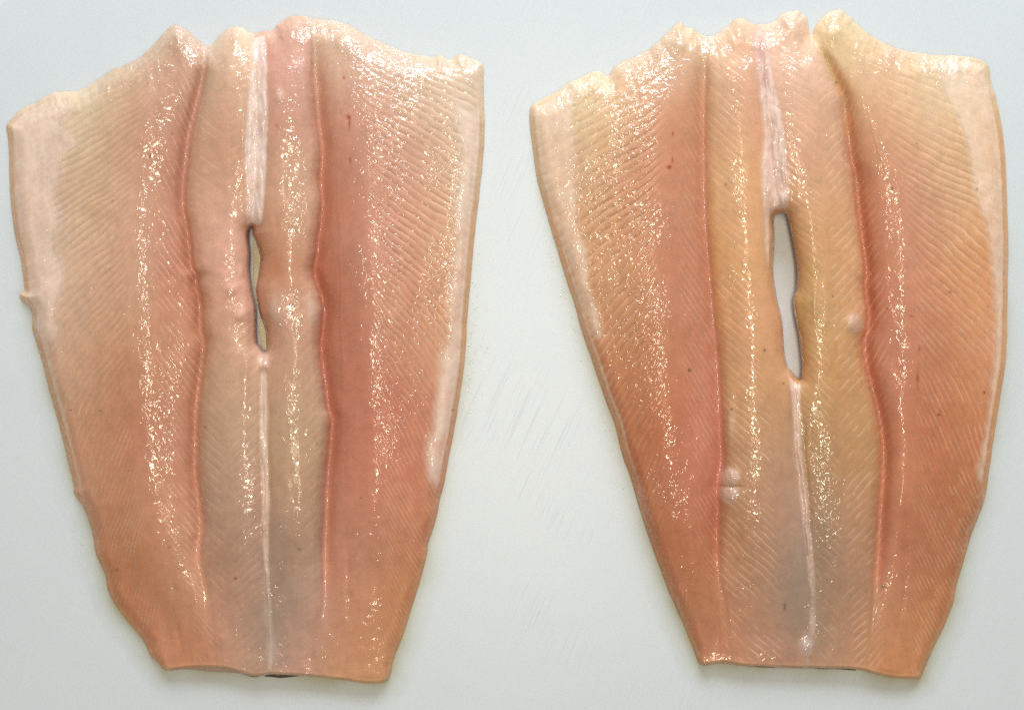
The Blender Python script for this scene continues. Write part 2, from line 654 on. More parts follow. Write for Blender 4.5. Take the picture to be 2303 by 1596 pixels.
    # tissue patches
    for k, (pname, poly, soft) in enumerate(D['patches']):
        pc = D['patchcol'][pname]
        m = sm(-pc[3], pc[3], polys[k]) * pc[1] * (~(d < 11) | (pc[2] > 0))
        m = m * (0.72 + 0.28 * np.clip(1 + 2 * fbm(X, Y, 30, 3, 90 + k), 0, 1.3))
        mixc(np.clip(m, 0, 1), pc[0])
        inn = sm(0, 22 if pname == 'belly_membrane' else 10, polys[k])
        H = H + inn * pc[4] + inn * pc[5] * (fbm(X, Y, 20, 3, 95 + k, 2.2, 0.4) + 0.45 * fbm(X, Y, 9, 2, 97 + k, 2.0, 0.3))
        wet = wet + inn * pc[6]
    # soft mottling, long streaks along the muscle
    mot = 1 + 0.06 * fbm(X, Y, 130, 4, 110) + 0.05 * fbm(X, Y, 22, 3, 111, 2.5, 0.6)
    col = col * mot[..., None]
    redd = fbm(X, Y, 160, 3, 115, 1.5, 0.6)
    col[..., 1] *= 1 - 0.07 * redd
    col[..., 2] *= 1 - 0.10 * redd
    # blood spots and dark specks
    for (sx_, sy_, rx, ry, c, a) in D['spots']:
        q = ((X - sx_) / rx) ** 2 + ((Y - sy_) / ry) ** 2
        q = q * (1 + 0.9 * fbm(X, Y, 7, 2, 120))
        mixc(np.exp(-np.clip(q, 0, 40)) * a, c)
    # --- wetness field
    for (wx, wy, rx, ry, a) in D['wet']:
        wet = wet + a * np.exp(-((X - wx) / rx) ** 2 - ((Y - wy) / ry) ** 2)
    wet = wet + 0.8 * topf * sm(90, 10, d) 
    patchy = np.clip(0.85 + 1.8 * fbm(X, Y, 70, 3, 130, 1.5, .7), 0.25, 1.5)
    wet = np.clip(wet * patchy, 0.05, 1.6)
    col = np.clip(col, 0.01, 0.9)

    # --- vertices, snapped on the outline
    outside = d < 0
    PX = np.where(outside, NX, X)
    PY = np.where(outside, NY, Y)
    Z = np.where(outside, 0.4, np.maximum(H, 0.8))
    wx, wy, wz = to_world(PX, PY, Z)
    ny_, nx_ = X.shape
    ins = ~outside
    keep = ins[:-1, :-1] | ins[1:, :-1] | ins[:-1, 1:] | ins[1:, 1:]
    ci, cj = np.nonzero(keep)
    a = ci * nx_ + cj
    quads = np.c_[a, a + nx_, a + nx_ + 1, a + 1]
    cellpart = part[ci, cj]
    V = np.c_[wx.ravel(), wy.ravel(), wz.ravel()]
    COL = col.reshape(-1, 3)
    WET = wet.ravel()
    base_pt = np.array([(out[:, 0].mean() - CX) * S, -(out[:, 1].mean() - CY) * S, 0])
    root = bpy.data.objects.new(name, None)
    scn.collection.objects.link(root)
    root.location = base_pt
    root.empty_display_size = 0.02
    root["label"] = label
    root["category"] = "fish fillet"
    root["group"] = "butterflied raw fish fillets on the cutting board"
    # smooth normals come from the whole surface, so the parts meet without a seam
    fn = np.cross(V[quads[:, 2]] - V[quads[:, 0]], V[quads[:, 3]] - V[quads[:, 1]])
    N = np.zeros_like(V)
    for k in range(4):
        for ax in range(3):
            N[:, ax] += np.bincount(quads[:, k], weights=fn[:, ax], minlength=len(V))
    N /= np.linalg.norm(N, axis=1)[:, None] + 1e-15
    N[np.linalg.norm(N, axis=1) < 0.5] = (0, 0, 1)
    for pi, (pname, plabel) in enumerate(names):
        sel = cellpart == pi
        if not sel.any():
            continue
        q = quads[sel]
        used, inv = np.unique(q.ravel(), return_inverse=True)
        F = inv.reshape(q.shape)
        o = link_mesh(pname, V[used] - base_pt, F, FLESH, root)
        if plabel:
            o["label"] = plabel
        me = o.data
        at = me.color_attributes.new('tint', 'FLOAT_COLOR', 'POINT')
        c4 = np.ones((len(used), 4), np.float32)
        c4[:, :3] = COL[used]
        at.data.foreach_set('color', c4.ravel())
        aw = me.attributes.new('wet', 'FLOAT', 'POINT')
        aw.data.foreach_set('value', WET[used].astype(np.float32))
        me.normals_split_custom_set_from_vertices(N[used].tolist())
    # underside: skin side lying on the board
    return root, base_pt


def sdf_line(pts, X, Y):
    p = catmull(pts, 4, False)
    best = np.full(X.shape, 1e18)
    for (ax, ay), (bx, by) in zip(p[:-1], p[1:]):
        dx, dy = bx - ax, by - ay
        t = np.clip(((X - ax) * dx + (Y - ay) * dy) / (dx * dx + dy * dy + 1e-12), 0, 1)
        best = np.minimum(best, (X - ax - t * dx) ** 2 + (Y - ay - t * dy) ** 2)
    return np.sqrt(best), None, None


RED = (150, 30, 25)
DARK = (70, 45, 35)

# ---------------- left fillet
LF = dict(seed=1)
LF['outline'] = [(13,286),(25,268),(47,246),(77,232),(111,212),(135,206),(173,204),(202,192),(229,172),(252,158),(286,145),(313,131),(337,108),(364,81),(387,56),(404,56),(424,71),(441,84),(454,96),(470,103),(488,88),(512,66),(539,62),(569,73),(596,69),(613,68),(629,50),(653,35),(677,35),(704,42),(737,45),(764,50),(784,56),(811,74),(845,89),(879,104),(905,116),(939,123),(976,129),(993,125),(1013,135),(1037,122),(1057,130),(1084,143),(1087,175),(1088,236),(1090,276),(1087,353),(1080,421),(1070,505),(1065,554),(1059,621),(1052,699),(1047,790),(1040,857),(1030,917),(1020,975),(1010,1025),(1001,1076),(990,1120),(980,1170),(963,1221),(961,1244),(949,1291),(932,1345),(916,1399),(899,1446),(885,1483),(880,1513),(868,1532),(842,1536),(811,1535),(784,1530),(751,1527),(724,1523),(677,1519),(640,1517),(609,1517),(572,1520),(539,1512),(505,1502),(454,1500),(414,1503),(372,1507),(353,1487),(337,1470),(320,1436),(289,1399),(256,1355),(242,1322),(236,1291),(215,1244),(209,1204),(199,1170),(185,1136),(168,1110),(166,1093),(161,1072),(145,1008),(128,938),(111,877),(101,840),(91,800),(81,766),(72,739),(73,709),(64,689),(47,674),(45,660),(55,653),(54,640),(50,604),(44,571),(35,537),(30,505),(24,454),(21,387),(19,320)]
LF['hole'] = [(562,515),(558,531),(562,573),(560,601),(564,636),(572,675),(576,693),(576,713),(576,748),(578,771),(584,778),(595,790),(600,778),(598,752),(594,731),(585,711),(581,691),(576,660),(575,646),(580,623),(584,598),(586,576),(574,540),(568,531),(567,513)]
LF['curves'] = dict(
    V1=[(478,40),(471,104),(465,168),(451,229),(434,296),(426,357),(421,404),(419,461),(427,505),(433,544),(438,598),(449,618),(450,645),(458,680),(459,740),(466,773),(461,823),(454,874),(449,924),(448,975),(446,1042),(448,1076),(454,1126),(459,1187),(454,1221),(453,1254),(465,1311),(480,1400),(490,1540)],
    R1=[(387,40),(385,100),(372,180),(358,260),(345,340),(328,430),(318,520),(318,620),(322,740),(326,850),(332,960),(340,1060),(352,1200),(380,1330),(430,1540)],
    C=[(575,40),(577,160),(578,300),(574,420),(564,513),(568,600),(575,680),(585,740),(590,800),(591,900),(594,1000),(597,1100),(596,1220),(596,1300),(604,1400),(608,1540)],
    V2=[(700,30),(702,111),(703,168),(707,219),(712,286),(719,337),(715,404),(719,454),(715,505),(710,537),(707,571),(700,611),(709,645),(718,672),(723,705),(716,773),(720,823),(727,874),(732,917),(740,938),(739,975),(735,1025),(730,1074),(729,1100),(727,1160),(724,1227),(725,1295),(724,1362),(712,1429),(695,1490),(690,1540)],
    R2=[(760,40),(765,110),(775,200),(785,300),(795,420),(802,540),(808,660),(812,780),(815,900),(818,1000),(822,1200),(826,1540)],
    S1=[(515,40),(505,300),(500,600),(510,900),(520,1540)],
    S2=[(650,40),(665,300),(668,500),(655,750),(668,1000),(668,1540)],
)
LF['order'] = ['OL', 'ML', 'R1', 'V1', 'S1', 'C', 'S2', 'V2', 'R2', 'MR', 'OR']
LF['OL'] = lambda y: np.interp(y, [50, 150, 200, 300, 600, 900, 1200, 1400, 1520], [360, 240, 100, 10, 40, 110, 200, 290, 380])
LF['OR'] = lambda y: np.interp(y, [50, 120, 200, 600, 900, 1200, 1520], [860, 1080, 1095, 1060, 1030, 975, 880])
LF['heights'] = dict(OL=[(0,18),(300,22),(900,24),(1300,24),(1540,18)], R1=[(0,30),(200,52),(700,64),(1100,58),(1400,34),(1540,24)],
    V1=[(0,26),(200,28),(700,30),(1200,30),(1400,32),(1540,24)], S1=[(0,34),(300,44),(900,46),(1300,40),(1540,26)],
    C=[(0,34),(300,40),(600,34),(900,36),(1300,34),(1540,24)], S2=[(0,34),(300,46),(900,46),(1300,40),(1540,26)],
    V2=[(0,26),(200,24),(700,24),(1200,26),(1400,32),(1540,24)], R2=[(0,34),(200,56),(700,66),(1100,58),(1400,36),(1540,26)],
    OR=[(0,20),(300,24),(900,26),(1300,24),(1540,18)])
LF['steps'] = [('V1', 1, [(60,2),(160,12),(700,15),(1150,11),(1270,0)]), ('V2', -1, [(60,2),(150,13),(700,15),(1200,12),(1400,3),(1460,0)])]
LF['flakes'] = [
    dict(ridge='R1', side=-1, a=[(200,.55),(600,.72),(900,1.1),(1150,1.9)], b=45, period=18, amp=[(150,.5),(300,1.3),(900,1.2),(1150,.9),(1300,.5),(1450,.1)], line=.55, s0=5, s1=50),
    dict(ridge='R1', side=1, lim='V1', a=[(200,1.6),(700,1.35),(1200,1.6)], b=0, period=22, amp=[(150,.2),(500,.6),(1000,.8),(1250,.3),(1350,0)], line=.8, s0=12, s1=50),
    dict(ridge='R2', side=1, a=[(150,.45),(500,.62),(800,1.0),(1100,1.7)], b=45, period=18, amp=[(100,.7),(500,1.45),(900,1.2),(1150,.8),(1350,.5),(1450,0)], line=.7, s0=12, s1=75),
    dict(ridge='S1', side=-1, lim='V1', a=[(200,.7),(1200,.9)], period=22, sgn=-1, amp=[(700,0),(900,.3),(1300,.3),(1400,0)], line=.35, s0=0, s1=20),
    dict(ridge='S1', side=1, lim='C', a=[(200,.7),(1200,.9)], period=22, sgn=-1, amp=[(150,.3),(900,.3),(1300,.3),(1400,0)], line=.35, s0=0, s1=20),
    dict(ridge='S2', side=1, lim='V2', a=[(200,.9),(1200,.9)], period=24, sgn=-1, amp=[(700,0),(900,.3),(1300,.2),(1400,0)], line=.30, s0=0, s1=20),
]
LF['bumps'] = [(400,90,25,30,8),(520,110,25,40,6),(650,80,40,40,8),(780,90,30,40,8),(628,215,9,14,4),(520,650,16,14,6),(540,710,14,14,6),(545,610,10,12,4),(700,705,16,30,1.5),(592,822,10,12,8),(590,785,9,14,6),(610,700,20,40,4),
    (380,1420,18,50,-5),(440,1360,14,60,4),(840,1300,16,50,-4),(700,1480,10,30,-2),(150,300,22,20,2),(105,690,26,60,5),(60,440,26,60,2)]
LF['creases'] = [
    ([(596,840),(594,1000),(597,1100),(596,1250),(604,1340),(608,1500)], 3.5, 4.5),
    ([(584,840),(583,1000),(586,1150)], 4, -2.5), ([(607,840),(606,1000),(608,1200)], 4, -2.5),
    ([(545,560),(548,640),(556,720),(552,820),(548,1000)], 8, 3),
    ([(760,300),(766,600),(770,900),(765,1200)], 2.5, 1.2),
    ([(716,1350),(712,1440),(700,1490)], 5, -2.5),
    ([(390,1250),(395,1380),(405,1500)], 9, -3),
    ([(780,1180),(785,1320),(782,1400)], 7, -2),
    ([(555,150),(548,300),(545,420)], 4, 1.5), ([(612,420),(612,560)], 5, 1.5),
]
LF['patches'] = [
    ('connective_tissue', [(572,84),(596,86),(600,168),(602,269),(598,370),(593,470),(588,500),(572,506),(562,510),(556,500),(554,440),(551,370),(556,269),(563,168)], .6),
    ('belly_membrane', [(15,285),(60,255),(135,232),(150,250),(130,275),(160,300),(172,325),(140,350),(135,400),(118,440),(130,490),(120,560),(140,620),(120,700),(130,740),(110,790),(118,860),(140,930),(150,1000),(170,1060),(176,1130),(160,1080),(120,920),(85,780),(70,700),(52,640),(40,560),(28,480),(22,380)], 1.0),
    ('belly_membrane', [(1020,230),(1050,245),(1078,260),(1076,350),(1066,440),(1052,560),(1044,700),(1038,800),(1020,920),(1000,1010),(985,1090),(965,1060),(960,1000),(975,960),(985,900),(990,800),(1012,760),(1008,680),(1022,560),(1025,440),(1040,360)], 1.0),
    ('sinew', [(586,835),(598,833),(601,900),(601,1000),(604,1100),(605,1200),(604,1260),(608,1320),(612,1420),(612,1495),(602,1495),(598,1400),(593,1300),(590,1200),(590,1100),(586,1000),(584,900)], .25),
    ('tissue_lump', [(582,772),(592,768),(602,784),(606,806),(600,824),(588,828),(580,812),(578,790)], .2),
]
LF['parts'] = [('loin', None), ('centre_strip', None), ('centre_strip', None), ('loin', None),
               ('connective_tissue', 'pinkish white band of connective tissue down the middle'), ('belly_membrane', None), ('belly_membrane', None),
               ('sinew', 'thin white line along the tail half'), ('tissue_lump', None)]
# colour, mix, allow at edge, softness, height, roughness of relief, wetness
LF['patchcol'] = {
    'connective_tissue': ((230,210,202), .82, 0, 4, 2.0, 3.4, .7),
    'belly_membrane': ((230,206,192), .82, 0, 16, .8, .3, .12),
    'sinew': ((228,198,182), .8, 0, 3.5, 1.4, 2.2, .5),
    'tissue_lump': ((210,178,160), .6, 1, 5, 1, 1.5, .4),
}
LF['c0'] = [(385,100,(200,165,132)),(360,200,(197,140,112)),(430,230,(190,130,108)),(250,200,(205,175,135)),(130,240,(220,195,170)),(200,300,(203,170,130)),(300,300,(190,135,105)),(400,330,(185,125,100)),(200,450,(205,165,130)),(60,450,(218,188,165)),(300,500,(198,145,115)),(400,560,(185,118,90)),(120,600,(214,180,154)),(220,700,(200,152,118)),(320,800,(188,125,90)),(420,800,(190,130,100)),(120,780,(205,165,138)),(180,900,(195,145,110)),(300,950,(180,112,78)),(400,1000,(182,122,95)),(190,1080,(192,142,112)),(250,1150,(185,120,80)),(400,1150,(190,130,100)),(300,1300,(180,112,68)),(400,1350,(182,128,98)),(380,1450,(180,115,78))]
LF['c1'] = [(520,80,(208,182,145)),(500,200,(197,157,124)),(480,350,(192,147,113)),(480,550,(205,160,130)),(540,620,(200,152,128)),(500,750,(195,150,115)),(500,900,(180,145,112)),(520,1100,(172,138,108)),(560,1200,(165,133,110)),(500,1350,(178,130,100)),(560,1400,(165,138,118)),(500,1480,(175,125,92))]
LF['c2'] = [(650,50,(205,172,135)),(620,110,(196,140,120)),(640,180,(195,145,118)),(650,250,(190,140,110)),(640,400,(185,140,108)),(690,450,(200,160,120)),(640,600,(186,124,84)),(690,650,(190,150,118)),(620,720,(186,140,108)),(660,850,(180,140,105)),(670,1000,(170,137,100)),(670,1200,(166,131,98)),(620,1250,(160,135,112)),(625,1380,(158,135,118)),(670,1400,(170,135,110)),(680,1480,(177,132,108))]
LF['c3'] = [(745,60,(212,180,150)),(790,90,(205,165,138)),(740,200,(192,132,100)),(745,400,(182,108,76)),(750,700,(180,104,74)),(755,950,(178,106,80)),(760,1200,(188,124,98)),(800,300,(202,142,118)),(900,350,(198,138,112)),(1000,300,(208,165,130)),(950,200,(202,162,132)),(1050,180,(217,188,158)),(1060,300,(216,186,160)),(1000,500,(207,160,120)),(880,500,(195,130,105)),(900,700,(190,124,95)),(980,700,(205,150,110)),(1030,800,(200,150,115)),(850,900,(190,115,88)),(950,950,(190,118,88)),(850,1100,(190,113,85)),(920,1200,(187,118,82)),(800,1300,(185,125,98)),(900,1350,(182,116,66)),(860,1450,(182,120,75)),(760,1450,(184,132,104)),(830,1520,(190,140,95))]  # groove entries: darker muscle, with some groove shade in the colour
LF['flank'] = (200,150,98)
LF['spots'] = [(600,1410,42,100,(150,132,120),.5),(625,1260,22,90,(155,134,116),.4),(612,1455,12,30,(205,185,175),.5),(600,1380,12,22,(200,180,170),.5),(625,500,10,20,(160,95,60),.25),(620,600,22,26,(180,110,68),.5),(622,700,16,30,(215,195,180),.35),(700,700,14,30,(215,190,178),.5),(628,215,10,14,(225,195,182),.5),(598,105,10,22,(190,120,108),.4),(337,350,4,6,RED,.7),(784,265,5,4,RED,.85),(786,277,2.5,11,RED,.8),(774,175,2,3,RED,.7),(788,360,2.5,8,RED,.6),(388,301,2,2,DARK,.8),(846,322,2,2,DARK,.7),(623,283,4,4,(170,70,50),.5),(253,452,2.5,3,(140,80,55),.6),
    (437,626,2.5,2.5,RED,.7),(160,922,4,2,DARK,.6),(226,923,3,2,DARK,.6),(462,960,3,3,(120,80,60),.6),(529,1300,4,3,DARK,.8),(264,1281,3,4,(120,70,45),.6),(812,1119,3,2,DARK,.8),(674,1234,3,2,DARK,.7),(712,998,2,2,DARK,.6),(1017,921,2,2,DARK,.7),(345,975,3,2,DARK,.6),(380,1230,2,2,DARK,.4)]
LF['wet'] = [(980,420,90,330,.5),(320,600,14,260,.9),(330,850,16,160,.7),(365,1050,12,80,.4),(680,470,20,110,1.1),(800,520,22,260,.8),(735,600,8,500,.3),(110,690,60,80,1.6),(150,620,60,120,.8),(960,450,60,220,.7),(1010,640,40,180,.9),(880,180,110,50,.9),(790,90,40,40,1.0),(400,90,30,40,.8),(860,980,40,130,.8),(530,1240,40,40,.9),(625,1150,14,200,.7),(600,1400,40,100,.5),(520,650,30,90,.6),(440,480,20,80,.6),(100,250,60,30,.5),(620,720,25,60,.7),(660,60,60,30,.9)]

LF['gain'] = dict(c0=(1.0, 1.02, 1.05), c1=(1.08, 1.03, 1.12), c2=(1.08, 1.03, 1.16), c3=(1.0, 1.03, 1.08))

# ---------------- right fillet
RF = dict(seed=2, gain=dict(c0=(1.0, 1.02, 0.99), c1=(1.06, 1.01, 1.05), c2=(1.07, 1.02, 1.14), c3=(1.0, 1.02, 1.0)))
RF['outline'] = [(1191,250),(1202,232),(1235,215),(1262,199),(1282,185),(1306,175),(1330,163),(1353,162),(1367,172),(1383,151),(1410,135),(1447,116),(1474,99),(1501,74),(1521,56),(1533,50),(1543,60),(1562,63),(1564,68),(1585,82),(1604,82),(1622,69),(1639,57),(1656,42),(1676,44),(1686,52),(1706,56),(1727,52),(1744,44),(1764,30),(1787,24),(1799,25),(1803,33),(1811,37),(1818,61),(1825,82),(1838,54),(1861,30),(1875,26),(1892,25),(1909,37),(1929,57),(1959,81),(1989,98),(2023,111),(2060,118),(2097,123),(2131,127),(2164,127),(2198,133),(2218,143),(2225,158),(2230,188),(2242,229),(2252,279),(2260,337),(2264,421),(2267,505),(2268,571),(2265,722),(2262,806),(2252,874),(2242,941),(2232,1008),(2224,1065),(2215,1120),(2198,1167),(2181,1211),(2168,1261),(2151,1315),(2144,1352),(2124,1406),(2100,1456),(2080,1500),(2070,1523),(2053,1525),(2023,1524),(1989,1520),(1956,1512),(1929,1505),(1878,1503),(1828,1502),(1760,1501),(1723,1499),(1676,1497),(1639,1492),(1616,1491),(1596,1493),(1584,1497),(1570,1488),(1558,1456),(1538,1406),(1515,1355),(1491,1295),(1468,1234),(1451,1184),(1437,1140),(1424,1096),(1414,1062),(1400,1025),(1383,958),(1367,914),(1350,867),(1333,817),(1316,766),(1303,726),(1293,689),(1276,638),(1259,581),(1249,547),(1239,518),(1225,465),(1208,404),(1198,337),(1192,286)]
RF['hole'] = [(1750,482),(1741,492),(1742,537),(1739,605),(1744,650),(1752,690),(1760,726),(1764,790),(1771,823),(1779,832),(1790,845),(1800,852),(1803,825),(1800,790),(1796,756),(1787,712),(1782,682),(1786,662),(1791,648),(1792,605),(1786,564),(1781,537),(1777,518),(1771,490),(1764,481)]
RF['curves'] = dict(
    V1=[(1594,30),(1592,84),(1591,168),(1589,269),(1590,370),(1592,471),(1597,554),(1604,638),(1609,705),(1616,773),(1621,840),(1624,907),(1627,975),(1629,1042),(1620,1093),(1621,1143),(1619,1211),(1622,1295),(1640,1400),(1650,1540)],
    R1=[(1530,30),(1528,120),(1522,220),(1512,320),(1504,420),(1496,520),(1496,620),(1502,740),(1510,860),(1516,980),(1530,1100),(1545,1250),(1590,1400),(1600,1540)],
    C=[(1706,30),(1716,140),(1722,250),(1735,360),(1748,440),(1757,482),(1762,600),(1764,680),(1780,760),(1786,830),(1790,900),(1794,980),(1800,1050),(1808,1126),(1815,1194),(1823,1278),(1826,1362),(1824,1429),(1820,1540)],
    V2=[(1822,30),(1828,84),(1838,114),(1855,145),(1872,182),(1888,219),(1893,263),(1900,303),(1907,357),(1917,394),(1922,454),(1930,522),(1934,554),(1941,605),(1939,648),(1946,695),(1945,736),(1937,766),(1939,806),(1951,860),(1962,901),(1974,958),(1979,1008),(1978,1076),(1974,1126),(1969,1211),(1964,1278),(1961,1345),(1956,1409),(1950,1470),(1950,1540)],
    R2=[(1885,30),(1905,110),(1935,190),(1955,270),(1972,340),(1992,400),(2005,460),(2010,520),(2015,600),(2022,700),(2030,780),(2033,860),(2030,960),(2024,1100),(2020,1250),(2010,1540)],
    S1=[(1650,30),(1640,200),(1640,400),(1652,540),(1668,640),(1665,760),(1655,900),(1650,1000),(1660,1200),(1700,1540)],
    M1=[(1680,30),(1690,400),(1700,700),(1735,900),(1748,1100),(1760,1300),(1770,1540)],
    S2=[(1790,30),(1830,200),(1850,400),(1862,560),(1865,720),(1880,900),(1895,1100),(1895,1300),(1880,1540)],
)
RF['order'] = ['OL', 'ML', 'R1', 'V1', 'S1', 'C', 'S2', 'V2', 'R2', 'MR', 'OR']
RF['OL'] = lambda y: np.interp(y, [50, 120, 180, 260, 400, 600, 800, 1000, 1200, 1500], [1500, 1430, 1280, 1185, 1205, 1262, 1325, 1392, 1455, 1575])
RF['OR'] = lambda y: np.interp(y, [50, 130, 200, 400, 800, 1100, 1300, 1500], [1960, 2220, 2240, 2268, 2266, 2225, 2160, 2085])
RF['heights'] = dict(OL=[(0,18),(300,24),(900,28),(1300,26),(1540,18)], R1=[(0,32),(200,56),(700,68),(1100,58),(1400,34),(1540,24)],
    V1=[(0,24),(200,20),(700,22),(1100,26),(1300,32),(1540,24)], S1=[(0,36),(300,46),(900,50),(1200,42),(1540,26)],
    C=[(0,34),(300,40),(600,34),(900,36),(1300,32),(1540,24)], S2=[(0,34),(300,50),(900,50),(1300,40),(1540,26)],
    V2=[(0,26),(150,22),(700,22),(1200,28),(1400,32),(1540,24)], R2=[(0,34),(200,60),(700,72),(1100,60),(1400,36),(1540,26)],
    OR=[(0,20),(300,24),(900,26),(1300,24),(1540,18)])
RF['steps'] = [('V1', 1, [(60,1),(160,2),(700,3),(1150,3),(1270,0)]), ('V2', -1, [(60,4),(150,14),(700,16),(1000,13),(1300,8),(1430,1),(1470,0)])]
RF['flakes'] = [
    dict(ridge='R1', side=-1, a=[(150,.45),(500,.62),(800,.95),(1100,1.5),(1250,2)], b=40, period=21, amp=[(100,.9),(400,1.9),(900,1.6),(1100,1.2),(1250,.7),(1400,.1)], line=.6, s0=8, s1=55),
    dict(ridge='R1', side=1, lim='V1', a=[(200,1.8),(700,1.6),(1200,2)], b=0, period=22, amp=[(150,.2),(500,.5),(1000,.6),(1150,.3),(1250,0)], line=.5, s0=12, s1=50),
    dict(ridge='R2', side=1, a=[(150,.32),(500,.55),(800,1.0),(1100,1.8)], b=45, period=19, amp=[(120,.5),(500,1.2),(900,1.4),(1150,1.0),(1300,.6),(1420,0)], line=.75, s0=12, s1=70),
    dict(ridge='R2', side=-1, lim='V2', a=[(200,1.3),(700,1.3),(1200,1.3)], b=0, period=21, amp=[(400,.1),(700,.6),(1000,.7),(1150,.4),(1300,0)], line=.7, s0=12, s1=50),
    dict(ridge='M1', side=-1, lim='V1', a=[(200,.9),(1200,1.0)], period=21, sgn=-1, amp=[(300,.2),(700,.3),(1200,.3),(1400,.1)], line=.8, s0=0, s1=20),
    dict(ridge='S2', side=1, lim='V2', a=[(200,.9),(1200,1.0)], period=22, sgn=-1, amp=[(150,.3),(600,.3),(1200,.3),(1400,.1)], line=.75, s0=0, s1=16),
    dict(ridge='S2', side=-1, lim='C', a=[(200,.7),(1200,1.1)], period=22, sgn=-1, amp=[(150,.3),(600,.25),(1200,.28),(1400,.1)], line=.6, s0=0, s1=16),
]
RF['bumps'] = [(1528,90,22,30,8),(1655,80,24,30,7),(1785,60,22,30,6),(1880,70,25,30,7),(1760,455,15,24,7),(1744,472,9,9,5),(1643,1072,20,16,3.5),(1640,1112,24,15,3.5),(1642,1094,26,3.5,-3),(1920,725,16,18,7),(1640,950,12,50,5),
    (1803,690,20,36,-4),(1832,690,6,40,3),(1600,1440,16,50,-4),(1630,1400,10,40,-3),(1780,840,9,12,5),(1815,1450,14,16,5),(1320,195,36,18,5),(2180,150,36,14,5),(1990,1500,20,40,2),(2035,1250,8,60,-3),(2250,640,10,30,2)]
RF['creases'] = [
    ([(1783,835),(1790,870),(1793,941),(1797,1008),(1804,1072),(1809,1126),(1816,1194),(1824,1278),(1826,1362),(1824,1429)], 4, 5),
    ([(1776,870),(1780,1000),(1790,1120)], 4, -2.5), ([(1806,900),(1812,1050),(1830,1250)], 5, -3),
    ([(1725,430),(1728,520),(1732,620),(1748,700)], 5, 2.5),
    ([(1945,200),(1965,290),(1985,360),(2005,420)], 3, 1.0),
    ([(2040,1220),(2036,1320),(2020,1400),(2012,1440)], 5, -2.5),
    ([(1600,1300),(1612,1400),(1615,1490)], 9, -3), ([(1640,1320),(1655,1440)], 6, -2),
    ([(1290,240),(1310,205),(1345,185)], 4, -2.5), ([(1290,240),(1310,205),(1345,185)], 9, 1.2),
    ([(1970,1330),(1958,1400),(1955,1440)], 3, -2), ([(1850,640),(1860,690),(1856,760)], 4, 2),
]
RF['patches'] = [
    ('connective_tissue', [(1700,70),(1716,72),(1730,110),(1740,180),(1752,240),(1764,300),(1772,380),(1774,440),(1766,474),(1754,476),(1746,486),(1736,488),(1732,520),(1736,580),(1730,600),(1722,560),(1718,480),(1712,400),(1716,300),(1708,190),(1698,120)], .5),
    ('belly_membrane', [(1194,252),(1240,222),(1300,190),(1338,178),(1300,215),(1285,260),(1290,320),(1285,380),(1295,440),(1300,500),(1318,560),(1325,640),(1345,700),(1350,760),(1330,740),(1300,660),(1275,580),(1250,500),(1225,420),(1212,350),(1205,290)], 1.0),
    ('belly_membrane', [(2120,140),(2180,134),(2218,150),(2226,200),(2246,290),(2256,400),(2258,560),(2256,720),(2252,800),(2238,900),(2222,1000),(2212,1080),(2200,1060),(2215,980),(2228,880),(2240,780),(2235,640),(2225,540),(2210,480),(2190,420),(2180,340),(2160,270),(2130,220)], 1.0),
    ('sinew', [(1770,826),(1784,830),(1797,848),(1800,880),(1801,960),(1806,1040),(1815,1110),(1823,1190),(1831,1270),(1834,1350),(1833,1420),(1820,1420),(1822,1350),(1816,1270),(1808,1190),(1799,1110),(1791,1040),(1785,960),(1779,880)], .3),
    ('tissue_lump', [(1626,1058),(1642,1050),(1660,1058),(1664,1078),(1652,1090),(1634,1090),(1622,1080)], .2),
    ('tissue_lump', [(1622,1098),(1640,1094),(1660,1100),(1662,1116),(1648,1130),(1630,1130),(1618,1116)], .2),
    ('tissue_lump', [(1905,714),(1925,704),(1938,716),(1942,736),(1928,748),(1912,744)], .2),
    ('tissue_lump', [(1806,1440),(1818,1434),(1828,1446),(1828,1466),(1814,1472),(1804,1462)], .2),
]
RF['parts'] = [('loin', None), ('centre_strip', None), ('centre_strip', None), ('loin', None),
               ('connective_tissue', 'purplish white band of connective tissue above the opening'), ('belly_membrane', None), ('belly_membrane', None),
               ('sinew', 'thin whitish line along the tail half'), ('tissue_lump', None), ('tissue_lump', None), ('tissue_lump', None), ('tissue_lump', None)]
RF['patchcol'] = {
    'connective_tissue': ((226,202,194), .75, 0, 6, 1.8, 3.6, .7),
    'belly_membrane': ((230,203,182), .82, 0, 12, .8, .3, .12),
    'sinew': ((226,194,180), .8, 0, 3.5, 1.4, 2.4, .5),
    'tissue_lump': ((214,184,172), .6, 1, 6, .8, 2.0, .5),
}
RF['c0'] = [(1530,80,(216,184,152)),(1450,150,(214,172,138)),(1320,200,(218,190,155)),(1350,250,(216,178,132)),(1480,250,(205,140,105)),(1560,250,(195,125,88)),(1230,350,(222,190,165)),(1340,400,(212,165,120)),(1430,400,(196,128,92)),(1520,400,(196,130,100)),(1380,550,(210,150,105)),(1480,600,(190,118,84)),(1560,600,(188,120,92)),(1300,600,(208,155,112)),(1400,750,(200,135,90)),(1500,800,(186,112,72)),(1580,800,(190,120,95)),(1400,900,(186,115,74)),(1480,1000,(180,105,65)),(1580,1000,(187,110,85)),(1450,1150,(182,115,72)),(1580,1100,(192,115,92)),(1590,1200,(175,98,66)),(1500,1230,(180,110,70)),(1550,1320,(177,117,78)),(1600,1450,(175,112,78))]
